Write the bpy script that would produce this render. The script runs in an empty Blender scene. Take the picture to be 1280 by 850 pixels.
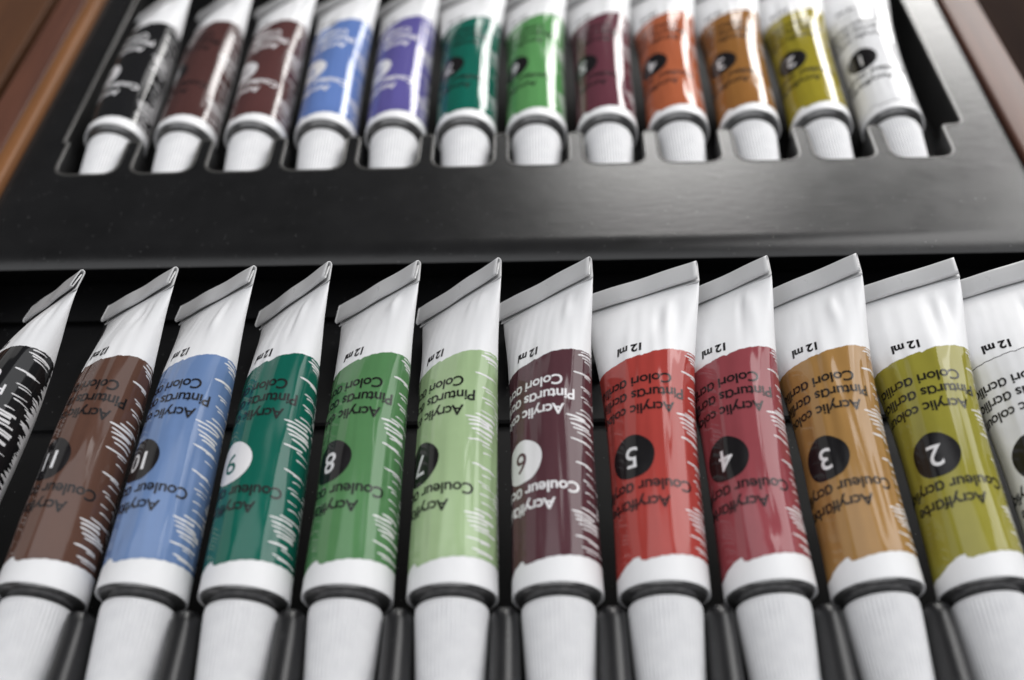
import bpy, bmesh, math, random
import numpy as np
from mathutils import Matrix, Vector
MM = 0.001
PI = math.pi
sc = bpy.context.scene
COL = sc.collection
random.seed(4)

# ---------------------------------------------------------------- helpers
def lin(r, g, b):
    f = lambda c: (c/255/12.92) if c/255 <= .04045 else ((c/255+.055)/1.055)**2.4
    return (f(r), f(g), f(b))

def obj(name, verts, faces, mats, parent=None, smooth=True, mi=None):
    me = bpy.data.meshes.new(name)
    me.from_pydata([tuple(float(c)*MM for c in v) for v in verts], [], [tuple(int(i) for i in f) for f in faces])
    if not isinstance(mats, (list, tuple)): mats = [mats]
    for m in mats: me.materials.append(m)
    if mi is not None: me.polygons.foreach_set('material_index', np.array(mi, dtype=np.int32))
    me.polygons.foreach_set('use_smooth', np.full(len(me.polygons), smooth))
    me.update()
    o = bpy.data.objects.new(name, me); COL.objects.link(o)
    if parent: o.parent = parent
    return o

def empty(name, loc=(0, 0, 0)):
    o = bpy.data.objects.new(name, None); COL.objects.link(o)
    o.location = [c*MM for c in loc]; o.empty_display_size = .01
    return o

def tag(o, label=None, cat=None, group=None, kind=None):
    if label: o['label'] = label
    if cat: o['category'] = cat
    if group: o['group'] = group
    if kind: o['kind'] = kind
    return o

def grid_faces(nr, nc, closed=False, base=0):
    F = []
    for r in range(nr-1):
        for c in range(nc if closed else nc-1):
            d = (c+1) % nc
            F.append((base+r*nc+c, base+r*nc+d, base+(r+1)*nc+d, base+(r+1)*nc+c))
    return F

def rbox(x0, x1, y0, y1, z0, z1, bev=1.0, seg=3):
    bm = bmesh.new(); bmesh.ops.create_cube(bm, size=1)
    for v in bm.verts:
        v.co = Vector(((x0+x1)/2+v.co.x*(x1-x0), (y0+y1)/2+v.co.y*(y1-y0), (z0+z1)/2+v.co.z*(z1-z0)))
    if bev: bmesh.ops.bevel(bm, geom=bm.edges[:], offset=bev, segments=seg, affect='EDGES', profile=.5)
    bm.verts.index_update()
    V = [v.co.copy() for v in bm.verts]; F = [[v.index for v in f.verts] for f in bm.faces]
    bm.free(); return V, F

# ---------------------------------------------------------------- materials
def newmat(name):
    m = bpy.data.materials.new(name); m.use_nodes = True
    nt = m.node_tree; b = nt.nodes['Principled BSDF']
    return m, nt, b
def N(nt, t, **k):
    n = nt.nodes.new(t)
    for a, v in k.items(): setattr(n, a, v)
    return n
def coords(nt, scale):
    t = N(nt, 'ShaderNodeTexCoord'); mp = N(nt, 'ShaderNodeMapping')
    mp.inputs['Scale'].default_value = scale
    nt.links.new(t.outputs['Object'], mp.inputs['Vector']); return mp.outputs['Vector']
def noise(nt, vec, scale, detail=3, rough=.5):
    n = N(nt, 'ShaderNodeTexNoise'); n.inputs['Scale'].default_value = scale
    n.inputs['Detail'].default_value = detail; n.inputs['Roughness'].default_value = rough
    nt.links.new(vec, n.inputs['Vector']); return n.outputs['Fac']
def ramp(nt, fac, stops):
    r = N(nt, 'ShaderNodeValToRGB')
    e = r.color_ramp.elements
    while len(e) < len(stops): e.new(.5)
    for i, (p, c) in enumerate(stops):
        e[i].position = p; e[i].color = (*c, 1)
    nt.links.new(fac, r.inputs['Fac']); return r.outputs['Color']
def bump(nt, b, h, strength, dist):
    n = N(nt, 'ShaderNodeBump'); n.inputs['Strength'].default_value = strength
    n.inputs['Distance'].default_value = dist
    nt.links.new(h, n.inputs['Height']); nt.links.new(n.outputs['Normal'], b.inputs['Normal'])

def film(name, rgb, rough=.13, spec=.5, vary=.12):
    """printed plastic laminate of the tubes: glossy, faintly rippled along the tube"""
    m, nt, b = newmat(name)
    v = coords(nt, (1000, 90, 1000))
    h = noise(nt, v, .35, 2, .5)
    v2 = coords(nt, (1000, 1000, 1000))
    f = noise(nt, v2, .08, 3, .6)
    dk = tuple(c*(1-vary) for c in rgb); lt = tuple(min(1, c*(1+vary)) for c in rgb)
    nt.links.new(ramp(nt, f, [(.3, dk), (.7, lt)]), b.inputs['Base Color'])
    rr = N(nt, 'ShaderNodeMapRange'); rr.inputs['To Min'].default_value = rough*.7; rr.inputs['To Max'].default_value = rough*1.5
    nt.links.new(noise(nt, v2, .25, 3), rr.inputs['Value']); nt.links.new(rr.outputs[0], b.inputs['Roughness'])
    b.inputs['Specular IOR Level'].default_value = spec
    bump(nt, b, h, .25, .0002)
    return m

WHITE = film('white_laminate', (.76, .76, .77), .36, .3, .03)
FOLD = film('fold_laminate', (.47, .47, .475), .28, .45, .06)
INK = film('black_ink', (.010, .009, .010), .14, .4, .1)
WINK = film('white_ink', (.72, .71, .72), .2, .45, .03)

def capmat():
    m, nt, b = newmat('cap_plastic')
    v = coords(nt, (1000, 1000, 1000))
    nt.links.new(ramp(nt, noise(nt, v, .3, 4, .6), [(.3, (.66, .66, .675)), (.7, (.73, .73, .74))]), b.inputs['Base Color'])
    b.inputs['Roughness'].default_value = .42; b.inputs['Specular IOR Level'].default_value = .35
    b.inputs['Subsurface Weight'].default_value = .12; b.inputs['Subsurface Radius'].default_value = (.0015, .0015, .0015)
    return m
CAP = capmat()
def metalmat():
    m, nt, b = newmat('shoulder_metal')
    b.inputs['Metallic'].default_value = .85
    v = coords(nt, (1000, 1000, 1000))
    nt.links.new(ramp(nt, noise(nt, v, .8, 4, .6), [(.3, (.13, .13, .135)), (.7, (.24, .238, .235))]), b.inputs['Base Color'])
    b.inputs['Roughness'].default_value = .3
    return m
METAL = metalmat()

def plastic(name, rgb, rough, grain=.00004, specks=True):
    m, nt, b = newmat(name)
    v = coords(nt, (1000, 1000, 1000))
    base = ramp(nt, noise(nt, v, .06, 4, .6), [(.3, tuple(c*.8 for c in rgb)), (.7, tuple(c*1.25 for c in rgb))])
    if specks:     # lint and dust
        vo = N(nt, 'ShaderNodeTexVoronoi'); vo.inputs['Scale'].default_value = .75
        nt.links.new(v, vo.inputs['Vector'])
        lt = N(nt, 'ShaderNodeMath', operation='LESS_THAN'); lt.inputs[1].default_value = .09
        nt.links.new(vo.outputs['Distance'], lt.inputs[0])
        gt = N(nt, 'ShaderNodeMath', operation='GREATER_THAN'); gt.inputs[1].default_value = .72
        sp = N(nt, 'ShaderNodeSeparateColor'); nt.links.new(vo.outputs['Color'], sp.inputs[0])
        nt.links.new(sp.outputs[0], gt.inputs[0])
        mu = N(nt, 'ShaderNodeMath', operation='MULTIPLY'); nt.links.new(lt.outputs[0], mu.inputs[0]); nt.links.new(gt.outputs[0], mu.inputs[1])
        mx = N(nt, 'ShaderNodeMix', data_type='RGBA'); nt.links.new(mu.outputs[0], mx.inputs['Factor'])
        nt.links.new(base, mx.inputs['A']); mx.inputs['B'].default_value = (.14, .14, .14, 1)
        base = mx.outputs['Result']
    nt.links.new(base, b.inputs['Base Color'])
    rr = N(nt, 'ShaderNodeMapRange'); rr.inputs['To Min'].default_value = rough*.85; rr.inputs['To Max'].default_value = rough*1.15
    nt.links.new(noise(nt, v, .12, 4), rr.inputs['Value']); nt.links.new(rr.outputs[0], b.inputs['Roughness'])
    v3 = coords(nt, (500, 1100, 1000))
    bump(nt, b, noise(nt, v3, .42, 3, .6), .4, grain)
    return m
TRAY = plastic('black_tray_plastic', (.012, .012, .013), .32)
BASEM = plastic('shaded_floor_plastic', (.004, .004, .0045), .6)  # same plastic as the tray, darkened to paint shade into the floors
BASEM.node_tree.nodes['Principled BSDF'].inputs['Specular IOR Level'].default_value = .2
CARD = plastic('black_coated_card', (.006, .006, .0065), .25, .00007)
LINER = plastic('slot_liner_plastic', (.016, .016, .016), .34, .00002, False)
def flat(name, rgb, rough):
    m, nt, b = newmat(name)
    v = coords(nt, (1000, 1000, 1000))
    nt.links.new(ramp(nt, noise(nt, v, .5, 3), [(.3, tuple(c*.85 for c in rgb)), (.7, tuple(c*1.1 for c in rgb))]), b.inputs['Base Color'])
    b.inputs['Roughness'].default_value = rough; return m
CUT = flat('highlit_card_edge', (.055, .053, .05), .33)  # lighter than the card: window highlight on the slot lips painted in

def wood(name, a, c, rough, ax=1, spec=.35):
    m, nt, b = newmat(name)
    s = [1000, 1000, 1000]; s[ax] = 60
    v = coords(nt, tuple(s))
    n1 = noise(nt, v, .12, 6, .65)
    s2 = [1000, 1000, 1000]; s2[ax] = 25
    n2 = noise(nt, coords(nt, tuple(s2)), .9, 4, .6)
    mx = N(nt, 'ShaderNodeMath', operation='MULTIPLY_ADD'); mx.inputs[1].default_value = .35
    nt.links.new(n2, mx.inputs[0]); nt.links.new(n1, mx.inputs[2])
    nt.links.new(ramp(nt, mx.outputs[0], [(.45, a), (.85, c)]), b.inputs['Base Color'])
    b.inputs['Roughness'].default_value = rough; b.inputs['Specular IOR Level'].default_value = spec
    bump(nt, b, n2, .2, .0001)
    return m
RAILW = wood('stained_rail_wood', (.045, .015, .010), (.10, .036, .02), .5)
BOARDW = wood('brown_board_wood', (.05, .021, .010), (.095, .04, .018), .6, spec=.15)
TABLEW = wood('dark_table_wood', (.010, .005, .004), (.022, .011, .007), .9, spec=.05)
STRIPW = wood('light_strip_wood', (.10, .04, .014), (.18, .075, .026), .55, spec=.2)

# ---------------------------------------------------------------- tube surface
RIM, LEN, KS = 9.1, 72.6, .897
S_TAB = np.linspace(0, 1, 121)
def ab(w, R):
    b = R*(1-w) + .45*w; per = 2*PI*R
    lo, hi = R*.5, R*1.7
    for _ in range(40):
        a = (lo+hi)/2; h = ((a-b)/(a+b))**2
        p = PI*(a+b)*(1+3*h/(10+math.sqrt(4-3*h)))
        if p < per: lo = a
        else: hi = a
    return a, b
class Tube:
    def __init__(s, seed, power=4.2, wr=1.0, R=8.7):
        s.R = R; s.PER = 2*PI*R; s.U = np.linspace(-s.PER/2, s.PER/2, 361)
        s.rng = random.Random(seed)
        r = s.rng
        s.A = np.zeros(len(S_TAB)); s.B = s.A.copy(); T = []
        for i, q in enumerate(S_TAB):
            s.A[i], s.B[i] = ab(q**power, R)
            t = np.linspace(-PI, PI, 1441)
            x, z = s.A[i]*np.sin(t), s.B[i]*np.cos(t)
            arc = np.concatenate([[0], np.cumsum(np.hypot(np.diff(x), np.diff(z)))])
            arc = (arc/arc[-1]-.5)*s.PER
            T.append(np.interp(s.U, arc, t))
        s.T = np.array(T)
        s.waves = [(r.randint(9, 24), r.uniform(0, 6.28), r.uniform(-.10, .10), r.uniform(.016, .036)*wr, r.uniform(.04, .12), r.uniform(0, 6.28)) for _ in range(7)]
        s.bumps = [(r.uniform(-9, 13), r.uniform(10, 56), r.uniform(1.0, 2.2), r.uniform(5, 12), r.uniform(-.26, .26)*wr) for _ in range(11)]
        s.lines = [(r.uniform(-4, 13), r.uniform(8, 56), r.uniform(.45, .95), r.uniform(8, 22), r.choice((-1, 1))*r.uniform(.025, .055), r.uniform(.1, .9), r.uniform(.08, .22), r.uniform(0, 6.28)) for _ in range(14)]
        # creases below the crimp
        s.bumps += [(r.uniform(5, 10), r.uniform(61, 71), r.uniform(.8, 1.5), r.uniform(3, 7), r.choice((-1, 1))*r.uniform(.22, .55)) for _ in range(3)]
        s.bumps += [(r.uniform(-7, 3), r.uniform(62, 73), r.uniform(2, 4), r.uniform(3, 6), r.uniform(-.2, .1))]
    def p(s, u, y, off=0.0):
        u = np.atleast_1d(np.asarray(u, float)); y = np.atleast_1d(np.asarray(y, float))
        q = np.clip(y/LEN, 0, 1)
        fi = q*(len(S_TAB)-1); i0 = np.minimum(fi.astype(int), len(S_TAB)-2); fr = fi-i0
        uu = (u+s.PER/2) % s.PER - s.PER/2
        fu = (uu+s.PER/2)/s.PER*(len(s.U)-1); j0 = np.minimum(fu.astype(int), len(s.U)-2); fj = fu-j0
        t = ((s.T[i0, j0]*(1-fj)+s.T[i0, j0+1]*fj)*(1-fr) + (s.T[i0+1, j0]*(1-fj)+s.T[i0+1, j0+1]*fj)*fr)
        a = s.A[i0]*(1-fr)+s.A[i0+1]*fr; b = s.B[i0]*(1-fr)+s.B[i0+1]*fr
        x, z = a*np.sin(t), b*np.cos(t)
        nx, nz = b*np.sin(t), a*np.cos(t); l = np.hypot(nx, nz)+1e-9; nx, nz = nx/l, nz/l
        wv = 1-.55*np.clip((y-53)/6, 0, 1)
        env = np.clip((y-3)/6, 0, 1)*np.clip((LEN-1-y)/5, 0, 1)
        d = np.zeros_like(x)
        for m, ph, tw, am, ky, py in s.waves:
            d += wv*am*np.sin(uu/s.R*m+ph+tw*y)*(.55+.45*np.sin(ky*y+py))
        for bu, by, su, sy, am in s.bumps:
            d += am*np.exp(-((uu-bu)/su)**2-((y-by)/sy)**2)
        for bu, by, su, sy, am, ma, mk, mp in s.lines:
            d += am*np.exp(-((uu-bu-ma*np.sin(mk*y+mp))/su)**2-((y-by)/sy)**2)
        d = d*env+off+(RIM-s.R)*np.exp(-np.maximum(y, 0)/20)
        return np.stack([x+nx*d, y, z+nz*d], 1)

# ---------------------------------------------------------------- lettering
def text2d(body, size, bold=0.0, cut=.32, shear=0.0):
    cu = bpy.data.curves.new('t', 'FONT'); cu.body = body; cu.size = size
    cu.align_x = 'CENTER'; cu.align_y = 'CENTER'; cu.resolution_u = 4; cu.offset = bold; cu.shear = shear
    cu.space_character = .96
    o = bpy.data.objects.new('t', cu); COL.objects.link(o)
    bpy.context.view_layer.update()
    dg = bpy.context.evaluated_depsgraph_get()
    me = bpy.data.meshes.new_from_object(o.evaluated_get(dg))
    bm = bmesh.new(); bm.from_mesh(me)
    bmesh.ops.remove_doubles(bm, verts=bm.verts, dist=1e-5)
    bmesh.ops.triangulate(bm, faces=bm.faces[:])
    xs = [v.co.x for v in bm.verts]
    x = math.floor(min(xs)/cut)*cut+cut
    while x < max(xs):
        bmesh.ops.bisect_plane(bm, geom=bm.verts[:]+bm.edges[:]+bm.faces[:], dist=1e-6, plane_co=(x, 0, 0), plane_no=(1, 0, 0))
        x += cut
    ys = [v.co.y for v in bm.verts]
    y = math.floor(min(ys)/1.2)*1.2+1.2
    while y < max(ys):
        bmesh.ops.bisect_plane(bm, geom=bm.verts[:]+bm.edges[:]+bm.faces[:], dist=1e-6, plane_co=(0, y, 0), plane_no=(0, 1, 0))
        y += 1.2
    bm.verts.index_update()
    V = np.array([[v.co.x, v.co.y] for v in bm.verts]); F = [[v.index for v in f.verts] for f in bm.faces]
    bm.free(); bpy.data.meshes.remove(me); bpy.data.objects.remove(o); bpy.data.curves.remove(cu)
    return V, F
AA = '\u0251'
FS = 3.5
def fix(t): return t.replace('a', AA)
LINES = [('Acrylfarbe', 20.6), ('Couleur acrylique', 24.8), ('Acrylic colour', 45.0), ('Pinturas acr\u00edlicas', 49.1), ('Colori acrilici', 53.1)]
TXT = [(text2d(fix(t), FS, .07), y) for t, y in LINES]
TXT = [(t, y-2.0) for t, y in TXT]
MLV = text2d('12 ml', 3.0, .12)
DIG = {}
def digit(k):
    if k not in DIG: DIG[k] = text2d(str(k), 6.8 if k < 10 else 6.0, .02 if k == 4 else .04)
    return DIG[k]

STREAKS = []
for s_, us in [(60.9, 13.2), (60.1, 12.6), (59.4, 13.6), (58.7, 14.2), (55.3, 11.6), (54.6, 14.4), (51.6, 13.4), (50.9, 14.2), (48.8, 13.5), (47.9, 14.3), (45.4, 13.4),
               (44.2, 12.2), (43.5, 10.1), (42.4, 10.8), (41.3, 11.0), (40.2, 11.5), (39.2, 12.4), (37.4, 10.9), (36.6, 14.1), (34.6, 14.4), (31.3, 11.9), (30.6, 14.2), (28.9, 14.3), (27.0, 13.4), (26.2, 14.3),
               (24.0, 13.8), (22.0, 14.2), (19.9, 12.6), (18.9, 10.5), (17.9, 11.0), (16.9, 11.2), (15.8, 11.8), (14.9, 12.6), (12.9, 11.0), (12.1, 14.0), (10.4, 12.2), (9.7, 13.3)]:
    STREAKS.append((s_-2, us))

def label_edges(rng):
    k0 = np.array([-20, -10, -5.5, -2.5, -.6, .3, .7, 1.6, 4, 7, 11, 14, 23]); b0 = np.array([3.6, 3.4, 3.6, 5.2, 6.0, 6.1, 5.1, 4.9, 5.3, 5.8, 6.2, 6.3, 6.2])
    k1 = np.array([-20, -8, -3, 0, 2.6, 3.1, 3.6, 6, 10, 14, 23]); t1 = np.array([57.0, 57.8, 58.3, 58.5, 58.9, 58.5, 58.8, 59.3, 59.6, 59.4, 59.2])
    ph = [rng.uniform(0, 6) for _ in range(4)]
    rough = lambda u, a, p: a*(np.sin(u*3.1+p)+.6*np.sin(u*7.3+2*p)+.5*np.sin(u*13.7+3*p))
    return (lambda u: np.interp(u, k0, b0)+rough(u, .06, ph[0])), (lambda u: np.interp(u, k1, t1)+rough(u, .05, ph[1]))

MATS = {}
def paint_tube(k, x, y, z, beta, tilt, yaw, rgb, badge, ink, label, group, seed, du, power=4.2, outline=False, R=8.7, ps=0, st=0):
    T = Tube(seed, power, R=R)
    t = empty('paint_tube', (x, y, z)); t.rotation_mode = 'YXZ'
    tag(t, label, 'paint tube', group)
    # body: rolled lip, then the wall up to the crimp
    na = 160
    ua = np.linspace(-T.PER/2, T.PER/2, na, endpoint=False)
    ys = np.concatenate([[0.05, .25, .6, 1.2], np.linspace(2.2, LEN, 92)])
    V = []
    for rr, yy in ((8.15, 1.6), (8.5, .35), (8.75, .03), (9.1, -.02)):
        tt = ua/R
        V.append(np.stack([rr*np.sin(tt), np.full(na, yy), rr*np.cos(tt)], 1))
    for yy in ys:
        V.append(T.p(ua, np.full(na, yy), 0 if yy > .1 else -.06))
    V = np.concatenate(V)
    body = obj('body', V, grid_faces(4+len(ys), na, True), WHITE, t)
    # folded crimp
    a = T.A[-1]; rg = T.rng
    fh = rg.uniform(4.4, 5.0)
    path = [(-1.0, .30), (0, .12), (fh-.2, .12), (fh+.18, .3), (fh+.25, .75), (fh-.05, 1.15), (fh-.6, 1.25), (.5, 1.7), (-.02, 1.66), (-.18, 1.4), (0, 1.15), (.5, 1.1), (fh-.9, .58)]
    path = [(-.6, .5)] + path[1:]
    pts = np.array(path); th = .15
    dn = np.gradient(pts, axis=0); nn = np.stack([-dn[:, 1], dn[:, 0]], 1); nn /= np.linalg.norm(nn, axis=1)[:, None]
    loop = np.concatenate([pts+nn*th, (pts-nn*th)[::-1]])
    nx = 30; xs = np.linspace(-a-.15, a+.15, nx); V = []
    w1, w2 = rg.uniform(-.25, .25), rg.uniform(.1, .35)
    for xx in xs:
        e = xx/a
        sag = w2*(e*e) + .12*math.sin(e*4+seed)
        V.append(np.stack([np.full(len(loop), xx), LEN+loop[:, 0]+w1*e, loop[:, 1]*(1+.06*math.sin(e*7+seed))-.05+sag*.5], 1))
    V = np.concatenate(V); m = len(loop)
    F = grid_faces(nx, m, True)
    h = len(pts)
    for c0 in (0, (nx-1)*m):
        for i in range(h-1):
            F.append((c0+i, c0+i+1, c0+m-2-i, c0+m-1-i))
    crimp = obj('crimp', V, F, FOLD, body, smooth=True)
    # printed label with its brush marks
    nu, ns = 230, 110
    eb, et = label_edges(T.rng)
    uu = np.linspace(-19, 22, nu); V = []; q = np.linspace(0, 1, ns)
    for j in range(ns):
        s_ = eb(uu)*(1-q[j]) + et(uu)*q[j]
        V.append(T.p(uu+du, s_*KS+ps, .05))
    V = list(np.concatenate(V)); F = grid_faces(ns, nu); mi = [0]*len(F)
    rs = random.Random(seed)
    def strip(uA, uB, sA, slope, w0, w1, bow, off):
        n = 14; e = np.linspace(0, 1, n); uc = uA+(uB-uA)*e; s_c = sA*KS+slope*(uc-uA)+bow*np.sin(e*PI)
        w = (w0+(w1-w0)*e)*np.clip(e*9+.25, 0, 1)**.6
        P1 = T.p(uc+du, s_c+w/2+ps, off); P2 = T.p(uc+du, s_c-w/2+ps, off)
        b = len(V); V.extend(P1); V.extend(P2)
        for i in range(n-1): F.append((b+i, b+n+i, b+n+i+1, b+i+1)); mi.append(1)
    for s_, us in STREAKS:
        ln = rs.uniform(2.2, 4.8)
        cl = us < 12.8
        strip(us+st, st+(us+ln if not cl else us+ln+2.2), s_, rs.uniform(-.16, -.02), rs.uniform(.26, .38), rs.uniform(.38, .70) if cl else .12, rs.uniform(-.1, .15), .07+rs.uniform(0, .012))
    # ragged outer edge on both sides
    for i in range(150):
        s_ = rs.uniform(6, 59.5); dense = .5+.5*math.sin(s_*.26+2.4)
        ua_ = 22.4-rs.uniform(.6, 1.8+3.2*dense)
        strip(ua_, 22.5, s_, rs.uniform(-.2, -.05), rs.uniform(.15, .3), rs.uniform(.35, .9), rs.uniform(-.1, .1), .065+rs.uniform(0, .01))
        ub_ = -19.4+rs.uniform(.4, 2.2)
        strip(ub_, -19.5, s_, rs.uniform(.1, .3), rs.uniform(.15, .3), rs.uniform(.35, .9), 0, .045+rs.uniform(0, .01))
    if outline:
        n = 120; uo = np.linspace(-19, 19, n)
        for fn in (et, eb):
            b = len(V); V.extend(T.p(uo+du, fn(uo)*KS+.1+ps, .065)); V.extend(T.p(uo+du, fn(uo)*KS-.1+ps, .065))
            for i in range(n-1): F.append((b+i, b+n+i, b+n+i+1, b+i+1)); mi.append(2)
    key = tuple(rgb)
    if key not in MATS: MATS[key] = film('paint_label_%02d' % len(MATS), rgb, .08, .5, .07)
    lab = obj('label', V, F, [MATS[key], WINK, INK], t, mi=mi)
    # number badge: disc and digit
    V = []; F = []; mi = []
    nr, nc = 9, 56
    for i in range(nr):
        r = 5.0*(i+.02)/(nr-1+.02)
        ang = np.linspace(0, 2*PI, nc, endpoint=False)
        rr = r*(1+.012*np.sin(3*ang+seed)+.01*np.sin(5*ang))
        V.extend(T.p(rr*np.cos(ang)+du, 30.6*KS+ps+rr*np.sin(ang), .085))
    F = grid_faces(nr, nc, True); F = [f[::-1] for f in F]
    F.append(tuple(range(nc))[::-1]); mi = [0]*len(F)
    dv, df = digit(k)
    b = len(V); V.extend(T.p(-dv[:, 0]+du, 30.6*KS+ps-dv[:, 1], .115))
    for f in df: F.append([b+i for i in f]); mi.append(1)
    bcol, dcol = (INK, WINK) if badge == 'b' else (WINK, MATS[key] if k != 12 else INK)
    obj('number_badge', V, F, [bcol, dcol], lab, mi=mi)
    # lettering
    V = []; F = []; mi = []
    for (tv, tf), yy in TXT:
        b = len(V); V.extend(T.p(-tv[:, 0]+du, yy*KS+ps-tv[:, 1], .11))
        for f in tf: F.append([b+i for i in f]); mi.append(0)
    tv, tf = MLV
    b = len(V); V.extend(T.p(-tv[:, 0]+du+.2, 61.8*KS+ps-tv[:, 1]+.05*tv[:, 0], .06))
    for f in tf: F.append([b+i for i in f]); mi.append(1)
    obj('lettering', V, F, [INK if ink == 'b' else WINK, INK], lab, mi=mi)
    # metal shoulder
    prof = [(8.45, 1.2), (8.4, .2), (8.1, -.35), (7.4, -.85), (6.3, -1.25), (5.2, -1.5), (4.6, -1.6), (4.4, -4.0)]
    nn_ = 72; tt = np.linspace(0, 2*PI, nn_, endpoint=False); V = []
    for r, yy in prof: V.append(np.stack([r*np.sin(tt), np.full(nn_, yy), r*np.cos(tt)], 1))
    obj('shoulder', np.concatenate(V), grid_faces(len(prof), nn_, True), METAL, t)
    # ribbed screw cap
    nrib = 50; nn_ = nrib*6; tt = np.linspace(0, 2*PI, nn_, endpoint=False)
    prof = [(4.2, -2.0, 0), (6.6, -1.95, 0), (7.0, -2.1, 0), (7.2, -2.5, .3), (7.2, -3.7, 1)]
    for e in np.linspace(0, 1, 10)[1:]: prof.append((7.2-.95*e, -4-16*e, 1))
    prof += [(6.2, -20.5, .3), (5.4, -20.9, 0), (3.5, -21, 0), (.05, -21, 0)]
    V = []
    prob = seed*.37
    for r, yy, am in prof:
        rr = r+am*.15*np.clip(np.cos(tt*nrib+prob)*1.6, -1, 1)
        V.append(np.stack([rr*np.sin(tt), np.full(nn_, yy), rr*np.cos(tt)], 1))
    obj('cap', np.concatenate(V), grid_faces(len(prof), nn_, True), CAP, t)
    t.rotation_euler = (math.radians(tilt), math.radians(-beta), math.radians(yaw))
    return t

RED = lin(160, 62, 56); CRIM = lin(138, 66, 72); OCH = lin(154, 117, 68); OLV = lin(140, 134, 54)
GRN = lin(80, 124, 80); LGR = lin(154, 177, 135); DGR = lin(16, 90, 76); BLU = lin(102, 127, 168)
BRN = lin(88, 62, 52); MRB = lin(80, 50, 49); MAR = lin(80, 50, 56); BLK = (.01, .01, .011); WHT = (.74, .74, .75)
ORG = lin(162, 88, 58); VIO = lin(88, 82, 142); BL2 = lin(92, 118, 174); GR2 = lin(84, 138, 82); MR2 = lin(92, 50, 60); BR2 = lin(72, 46, 44); OC2 = lin(138, 94, 48); OL2 = lin(142, 130, 40)
G1 = 'paint tubes in the front row of the box'; G2 = 'paint tubes in the back row of the box'
S1, X1, Y1 = 20.8, 1.7, -0.9
#  k: (beta, yaw, dx, du(label centre, mm), rgb, badge, ink, label)
FRONT = {
 12: (42, -7.8, -6.4, .6, BLK, 'w', 'w', 'black paint tube with white brush marks at the end of the front row'),
 11: (38, -2.2, 1, 3.4, BRN, 'b', 'b', 'chocolate brown paint tube with black badge 11, front row between black and blue'),
 10: (38, -1, .5, 2.5, BLU, 'b', 'b', 'blue paint tube with black badge 10, in the front row of caps'),
 9: (44, 0, .3, 2.7, DGR, 'w', 'b', 'dark green paint tube with white badge 9, in the front row'),
 8: (41, 0, 0, 2.6, GRN, 'b', 'b', 'mid green paint tube with black badge 8, front row between dark and pale green'),
 7: (44, .8, 0, .7, LGR, 'b', 'b', 'pale yellowish green paint tube with black badge 7, in the front row'),
 6: (40, .8, 0, .8, MAR, 'w', 'w', 'dark maroon paint tube with white lettering and white badge 6, front row'),
 5: (27, -.6, 0, .9, RED, 'b', 'b', 'bright red paint tube with black badge 5, in the front row'),
 4: (37, 1.0, 0, 1.4, CRIM, 'b', 'b', 'crimson pink paint tube with black badge 4, front row between red and ochre'),
 3: (34, 1.0, 0, .7, OCH, 'b', 'b', 'ochre tan paint tube with black badge 3, in the front row'),
 2: (25, 0, 0, .7, OLV, 'b', 'b', 'olive yellow paint tube with black badge 2, in the front row'),
 1: (24, 0, 0, 0, WHT, 'b', 'b', 'white paint tube with thin black label outline, cut off at the frame edge'),
}
for k, (be, yw, dx, du, rgb, bd, ink, lb) in FRONT.items():
    paint_tube(k, X1+S1*(6-k)+dx, Y1+{12: 2.2, 11: 1.2, 10: .8}.get(k, 0), 0, be, 13.0, yw+.035*(X1+S1*(6-k)), rgb, bd, ink, lb, G1, 100+k, -2.2+du, outline=(k == 1), R=9.1 if k == 5 else 8.6, ps=3.0 if k == 12 else 0)
S2, X2, Y2 = 21.15, -1.3, 164.5
BACK = {
 12: (34, BLK, 'w', 'w', 'black paint tube with white badge and white print in the back row'),
 11: (34, BR2, 'b', 'b', 'brown paint tube in the back row, between the black and maroon brown ones'),
 10: (30, MRB, 'w', 'w', 'maroon brown paint tube with round white badge, back row beside sky blue'),
 9: (28, BL2, 'w', 'w', 'sky blue paint tube with round white badge in the back row'),
 8: (34, VIO, 'w', 'w', 'violet paint tube with white badge, in the back row'),
 7: (24, DGR, 'b', 'b', 'dark teal green paint tube with black badge, in the back row'),
 6: (32, GR2, 'b', 'b', 'bright grass green paint tube with black badge, in the back row'),
 5: (32, MR2, 'b', 'b', 'wine maroon paint tube with black badge, back row between green and orange'),
 4: (30, ORG, 'b', 'b', 'orange paint tube with black badge, in the back row'),
 3: (30, OC2, 'b', 'b', 'ochre brown paint tube with black badge, in the back row beside orange'),
 2: (28, OL2, 'b', 'b', 'olive yellow paint tube with black badge, in the back row'),
 1: (26, WHT, 'b', 'b', 'white paint tube with black badge at the end of the back row'),
}
for k, (be, rgb, bd, ink, lb) in BACK.items():
    paint_tube(k, X2+S2*(6-k), Y2, -1.4, be, 7.0, .012*(X2+S2*(6-k)), rgb, bd, ink, lb, G2, 300+k, -2.2, outline=(k == 1), ps=-2.0, st=2.6)

# ---------------------------------------------------------------- front tray
XL, XR = -151.0, 133.0
tray = tag(empty('paint_tray', (0, 0, -10)), 'black moulded plastic tray holding the front row of tubes', 'tray')
def ext_profile(prof, x0, x1, nx=2):
    xs = np.linspace(x0, x1, nx); V = []
    for x in xs: V += [(x, a, b) for a, b in prof]
    return V, grid_faces(nx, len(prof))
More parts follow.
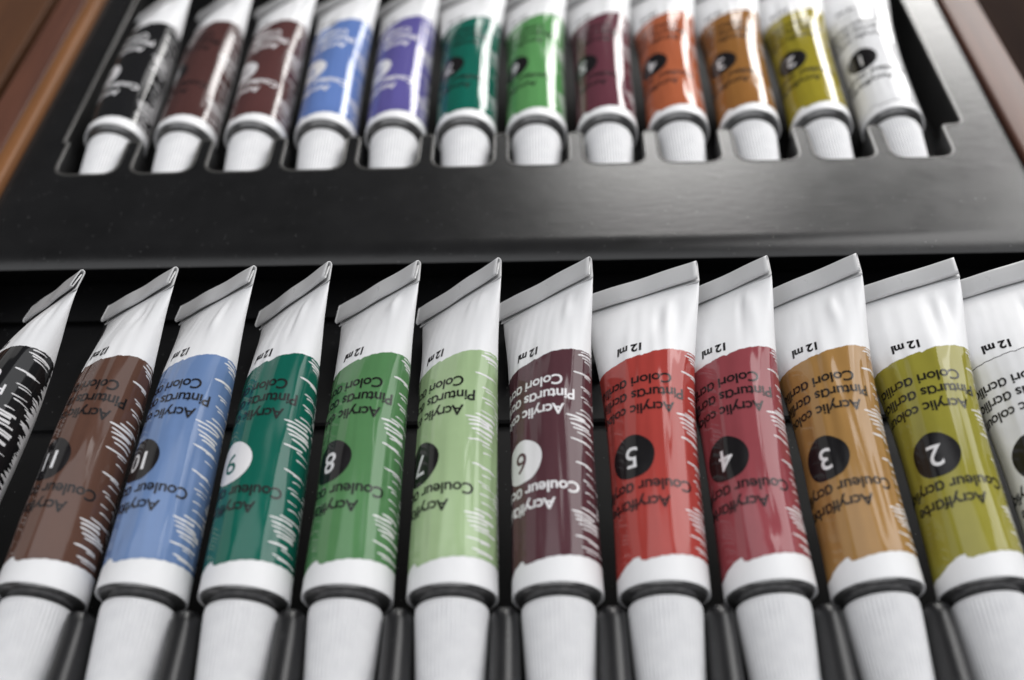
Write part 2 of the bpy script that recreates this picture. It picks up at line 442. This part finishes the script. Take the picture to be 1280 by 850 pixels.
# floor: cap trough, stepped bed with a cross groove
prof = [(-46, 14), (-44, 14.5), (-42.5, 13.5), (-42, 0), (-41, -1), (-3, -1), (-2, -1.5), (-1, -2.5), (55.4, -2.4), (55.8, -4), (58.6, -4), (59, -3.2), (59.8, -2.8), (94, -3.4), (94.4, -4), (108, -4)]
V, F = ext_profile(prof, XL, XR)
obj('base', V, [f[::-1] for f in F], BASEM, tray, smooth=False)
def capsule(x, y0, y1, z0, z1, w0, w1, re):
    """ridge with rounded top and rounded end"""
    ys = [y1, y1-.15*re, y1-.5*re, y1-re, y1-2*re] + list(np.linspace(y1-3*re, y0, 8)); V = []
    sec = [(-1, 0), (-.98, .5), (-.9, .78), (-.7, .93), (-.4, .99), (0, 1), (.4, .99), (.7, .93), (.9, .78), (.98, .5), (1, 0)]
    for i, y in enumerate(ys):
        d = max(0, (y-(y1-re))/re); kz = math.sqrt(max(.02, 1-d*d))
        for a, b in sec:
            w = (w0+(w1-w0)*b)/2*(.55+.45*kz)
            V.append((x+a*w, y, z0+b*(z1-z0)*(kz if i < 4 else 1)))
    F = grid_faces(len(ys), len(sec)); F.append(tuple(range(len(sec))))
    return V, F
for i in range(13):
    x = X1+S1*(i-6.5+1) 
    V, F = capsule(x, -42, -2.4, -1, 13.2, 8.0, 5.8, 2.4)
    obj('divider', V, F, TRAY, tray)
for i in range(13):
    x = X1+S1*(i-6.5+1)+.6
    V, F = rbox(x-1.6, x+1.6, 72, 90, -4, 4, 1.4)
    obj('cradle_rib', V, F, TRAY, tray)
for x in (XL+1.2, XR-1.2):
    V, F = rbox(x-1.2, x+1.2, -44, 94, -1, 14, .6); obj('side_wall', V, F, TRAY, tray)

# ---------------------------------------------------------------- back card insert with slots
ZL = 4.0
ins = tag(empty('card_insert', (0, 0, 0)), 'black coated card ledge with notched cutouts around the back row caps', 'insert')
def fillet(P, rad):
    out = []; n = len(P)
    for i in range(n):
        p0, p, p1 = Vector(P[i-1]), Vector(P[i]), Vector(P[(i+1) % n]); r = rad[i]
        if r <= 0: out.append(tuple(p)); continue
        a = (p0-p).normalized(); b = (p1-p).normalized()
        A = p+a*r; B = p+b*r
        for e in np.linspace(0, 1, 6): out.append(tuple((1-e)**2*A+2*e*(1-e)*p+e*e*B))
    return out
YS0, YS1, YB = 142.5, 159.0, 268.0
SW = 8.6
cs = [-130.4+21.6*(12-k) for k in range(12, 0, -1)]
P = []; Rd = []
P.append((-139.5, YB)); Rd.append(4)
P.append((-139.5, YS1+5)); Rd.append(2.5)
for c in cs:
    P += [(c-SW, YS1+(5 if c == cs[0] else 0)), (c-SW, YS0), (c+SW, YS0), (c+SW, YS1)]; Rd += [2.2, 4.6, 4.6, 2.2]
P[2] = (cs[0]-SW, YS1); 
P[1] = (-140.5, YS1); P[0] = (-140.5, YB)
P += [(122.0, YS1), (122.0, YB)]; Rd += [5, 6]
# drop degenerate neighbours
Q = []; Qr = []
for p, r in zip(P, Rd):
    if Q and (Vector(p)-Vector(Q[-1])).length < .05: continue
    Q.append(p); Qr.append(r)
Qr = [min(r, .48*min((Vector(Q[i])-Vector(Q[i-1])).length, (Vector(Q[(i+1) % len(Q)])-Vector(Q[i])).length)) for i, r in enumerate(Qr)]
hole = fillet(Q, Qr)
RB = 18.0; YF = 109.6
outer = [(XL, YF), (XR, YF), (XR, 285), (XL, 285)]
bm = bmesh.new()
def addloop(pts):
    vs = [bm.verts.new((x, y, ZL)) for x, y in pts]
    return [bm.edges.new((vs[i], vs[(i+1) % len(vs)])) for i in range(len(vs))]
E_ = addloop(outer)+addloop(hole)
bmesh.ops.triangle_fill(bm, use_beauty=True, use_dissolve=False, edges=E_)
bmesh.ops.recalc_face_normals(bm, faces=bm.faces[:])
for f in bm.faces:
    if f.normal.z < 0: f.normal_flip()
bm.verts.index_update()
V = [v.co.copy() for v in bm.verts]; F = [[v.index for v in f.verts] for f in bm.faces]; bm.free()
b = len(V); nx = 2
arc = [(YF-RB*math.sin(t), ZL-RB+RB*math.cos(t)) for t in np.linspace(0, PI*.145, 18)]+[(YF-7.6, ZL-2.3), (YF-6.5, ZL-3.4), (YF+1, -9.9)]
for x in np.linspace(XL, XR, nx): V += [(x, a, z) for a, z in arc]
F += [f for f in grid_faces(nx, len(arc), base=b)]
pan = obj('panel', V, F, CARD, ins, smooth=False)
me = pan.data
for p in me.polygons:
    if any(i >= b for i in p.vertices): p.use_smooth = True
# rounded card lip with its highlight in the colour, then the dark lining of the slots
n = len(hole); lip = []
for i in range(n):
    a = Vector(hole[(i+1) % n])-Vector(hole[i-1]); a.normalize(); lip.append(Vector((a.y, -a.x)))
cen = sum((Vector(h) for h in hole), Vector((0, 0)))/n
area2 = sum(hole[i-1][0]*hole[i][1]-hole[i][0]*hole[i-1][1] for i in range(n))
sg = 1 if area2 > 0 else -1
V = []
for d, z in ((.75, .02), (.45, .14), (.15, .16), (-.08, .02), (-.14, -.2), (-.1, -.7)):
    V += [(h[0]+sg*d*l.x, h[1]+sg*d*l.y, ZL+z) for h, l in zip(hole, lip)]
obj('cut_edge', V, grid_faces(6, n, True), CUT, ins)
V = [(x, y, ZL-.56) for x, y in hole]+[(x, y, -11.6) for x, y in hole]
obj('slot_lining', V, grid_faces(2, n, True), LINER, ins)
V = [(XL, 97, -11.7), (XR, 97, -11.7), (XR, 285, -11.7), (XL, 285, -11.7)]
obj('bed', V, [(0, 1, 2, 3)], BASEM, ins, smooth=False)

# ---------------------------------------------------------------- wooden box
box = tag(empty('paint_box', (0, 100, -30)), 'shallow stained wooden box whose rails frame both rows of tubes', 'wooden box')
box_off = Vector((0, -100, 30))
def boxpart(name, x0, x1, y0, y1, z0, z1, bev, mat):
    V, F = rbox(x0, x1, y0, y1, z0, z1, bev, 4)
    V = [v+box_off for v in V]; return obj(name, V, F, mat, box)
boxpart('side_rail', XL-15.5, XL-5.6, -60, 300, -28, 6, 1.0, RAILW)
boxpart('edge_strip', XL-5.5, XL-.5, -60, 300, -28, 7, 1.5, STRIPW)
boxpart('side_rail', XR+.6, XR+12.6, -60, 300, -28, 6, 1.2, RAILW)
boxpart('end_rail', XL-.4, XR+.5, -60, -48, -28, 6, 1.5, RAILW)
boxpart('end_rail', XL-.4, XR+.5, 288, 300, -28, 6, 1.5, RAILW)
boxpart('bottom_panel', XL-.4, XR+.5, -47.9, 287.9, -28, -16, 0, RAILW)

V, F = rbox(-255, -178, -80, 320, -29.9, -4, 1.5, 4)
brd = obj('wooden_board', V, F, BOARDW)
tag(brd, 'brown wooden board lying along the outer side of the paint box', 'board')
V = [(-1500, -1200, -30), (1500, -1200, -30), (1500, 1500, -30), (-1500, 1500, -30)]
tag(obj('tabletop', V, [(0, 1, 2, 3)], TABLEW, smooth=False), 'dark brown wooden tabletop under the paint box', None, None, 'structure')

# ---------------------------------------------------------------- light
w = bpy.data.worlds.new('World'); sc.world = w; w.use_nodes = True
bg = w.node_tree.nodes['Background']; bg.inputs['Color'].default_value = (.96, .98, 1.0, 1); bg.inputs['Strength'].default_value = .07
def area(name, az, el, dist, sx, sy, radiance, col=(1, 1, 1), target=(0, 120, 0)):
    L = bpy.data.lights.new(name, 'AREA'); L.shape = 'RECTANGLE'; L.size = sx; L.size_y = sy
    L.energy = radiance*sx*sy*PI; L.color = col
    o = bpy.data.objects.new(name, L); COL.objects.link(o)
    a, e = math.radians(az), math.radians(el)
    d = Vector((math.sin(a)*math.cos(e), math.cos(a)*math.cos(e), math.sin(e)))
    tg = Vector(target)*MM
    o.location = tg+d*dist
    o.rotation_euler = d.to_track_quat('Z', 'Y').to_euler()
    return o
area('window_pane_light', 9, 24, 1.5, .31, .60, 10.5, (1, .985, .96))
area('window_pane_light', 24, 18, 1.5, .29, .36, 15, (1, .985, .96))
area('window_pane_light', 38, 20, 1.5, .30, .42, 15, (1, .985, .96))
area('bright_wall_light', 42, 48, 1.6, .52, 1.0, 4.2, (1, .99, .98))
area('bright_wall_light', 64, 38, 1.6, .56, 1.0, 3.3, (1, .99, .98))
area('side_wall_light', -66, 22, 1.6, 1.0, .9, .6, (1, .98, .96))
area('added_fill_light', 185, 64, 1.8, 3.6, 2.8, 1.38, (.97, .98, 1))  # fill added behind the camera for diffuse light without sheen

# ---------------------------------------------------------------- camera
p, yw, rl = math.radians(42.776), math.radians(-1.966), math.radians(-2.278)
f = Vector((math.sin(yw)*math.cos(p), math.cos(yw)*math.cos(p), -math.sin(p)))
r = Vector((math.cos(yw), -math.sin(yw), 0)); u = r.cross(f)
r2 = math.cos(rl)*r+math.sin(rl)*u; u2 = -math.sin(rl)*r+math.cos(rl)*u
cam = bpy.data.cameras.new('Camera'); co = bpy.data.objects.new('Camera', cam); COL.objects.link(co)
M = Matrix.Identity(4)
for i in range(3): M[i][0], M[i][1], M[i][2] = r2[i], u2[i], -f[i]
M[0][3], M[1][3], M[2][3] = -.598*MM, -139.137*MM, 197.567*MM
co.matrix_world = M
cam.sensor_width = 36; cam.lens = 36*1497.86/1280; cam.clip_start = .005; cam.clip_end = 20
cam.dof.use_dof = True; cam.dof.aperture_fstop = 7.3; cam.dof.focus_distance = .273; cam.dof.aperture_blades = 7
sc.camera = co
sc.view_settings.view_transform = 'Standard'; sc.view_settings.look = 'None'
sc.view_settings.exposure = 0; sc.view_settings.gamma = 1
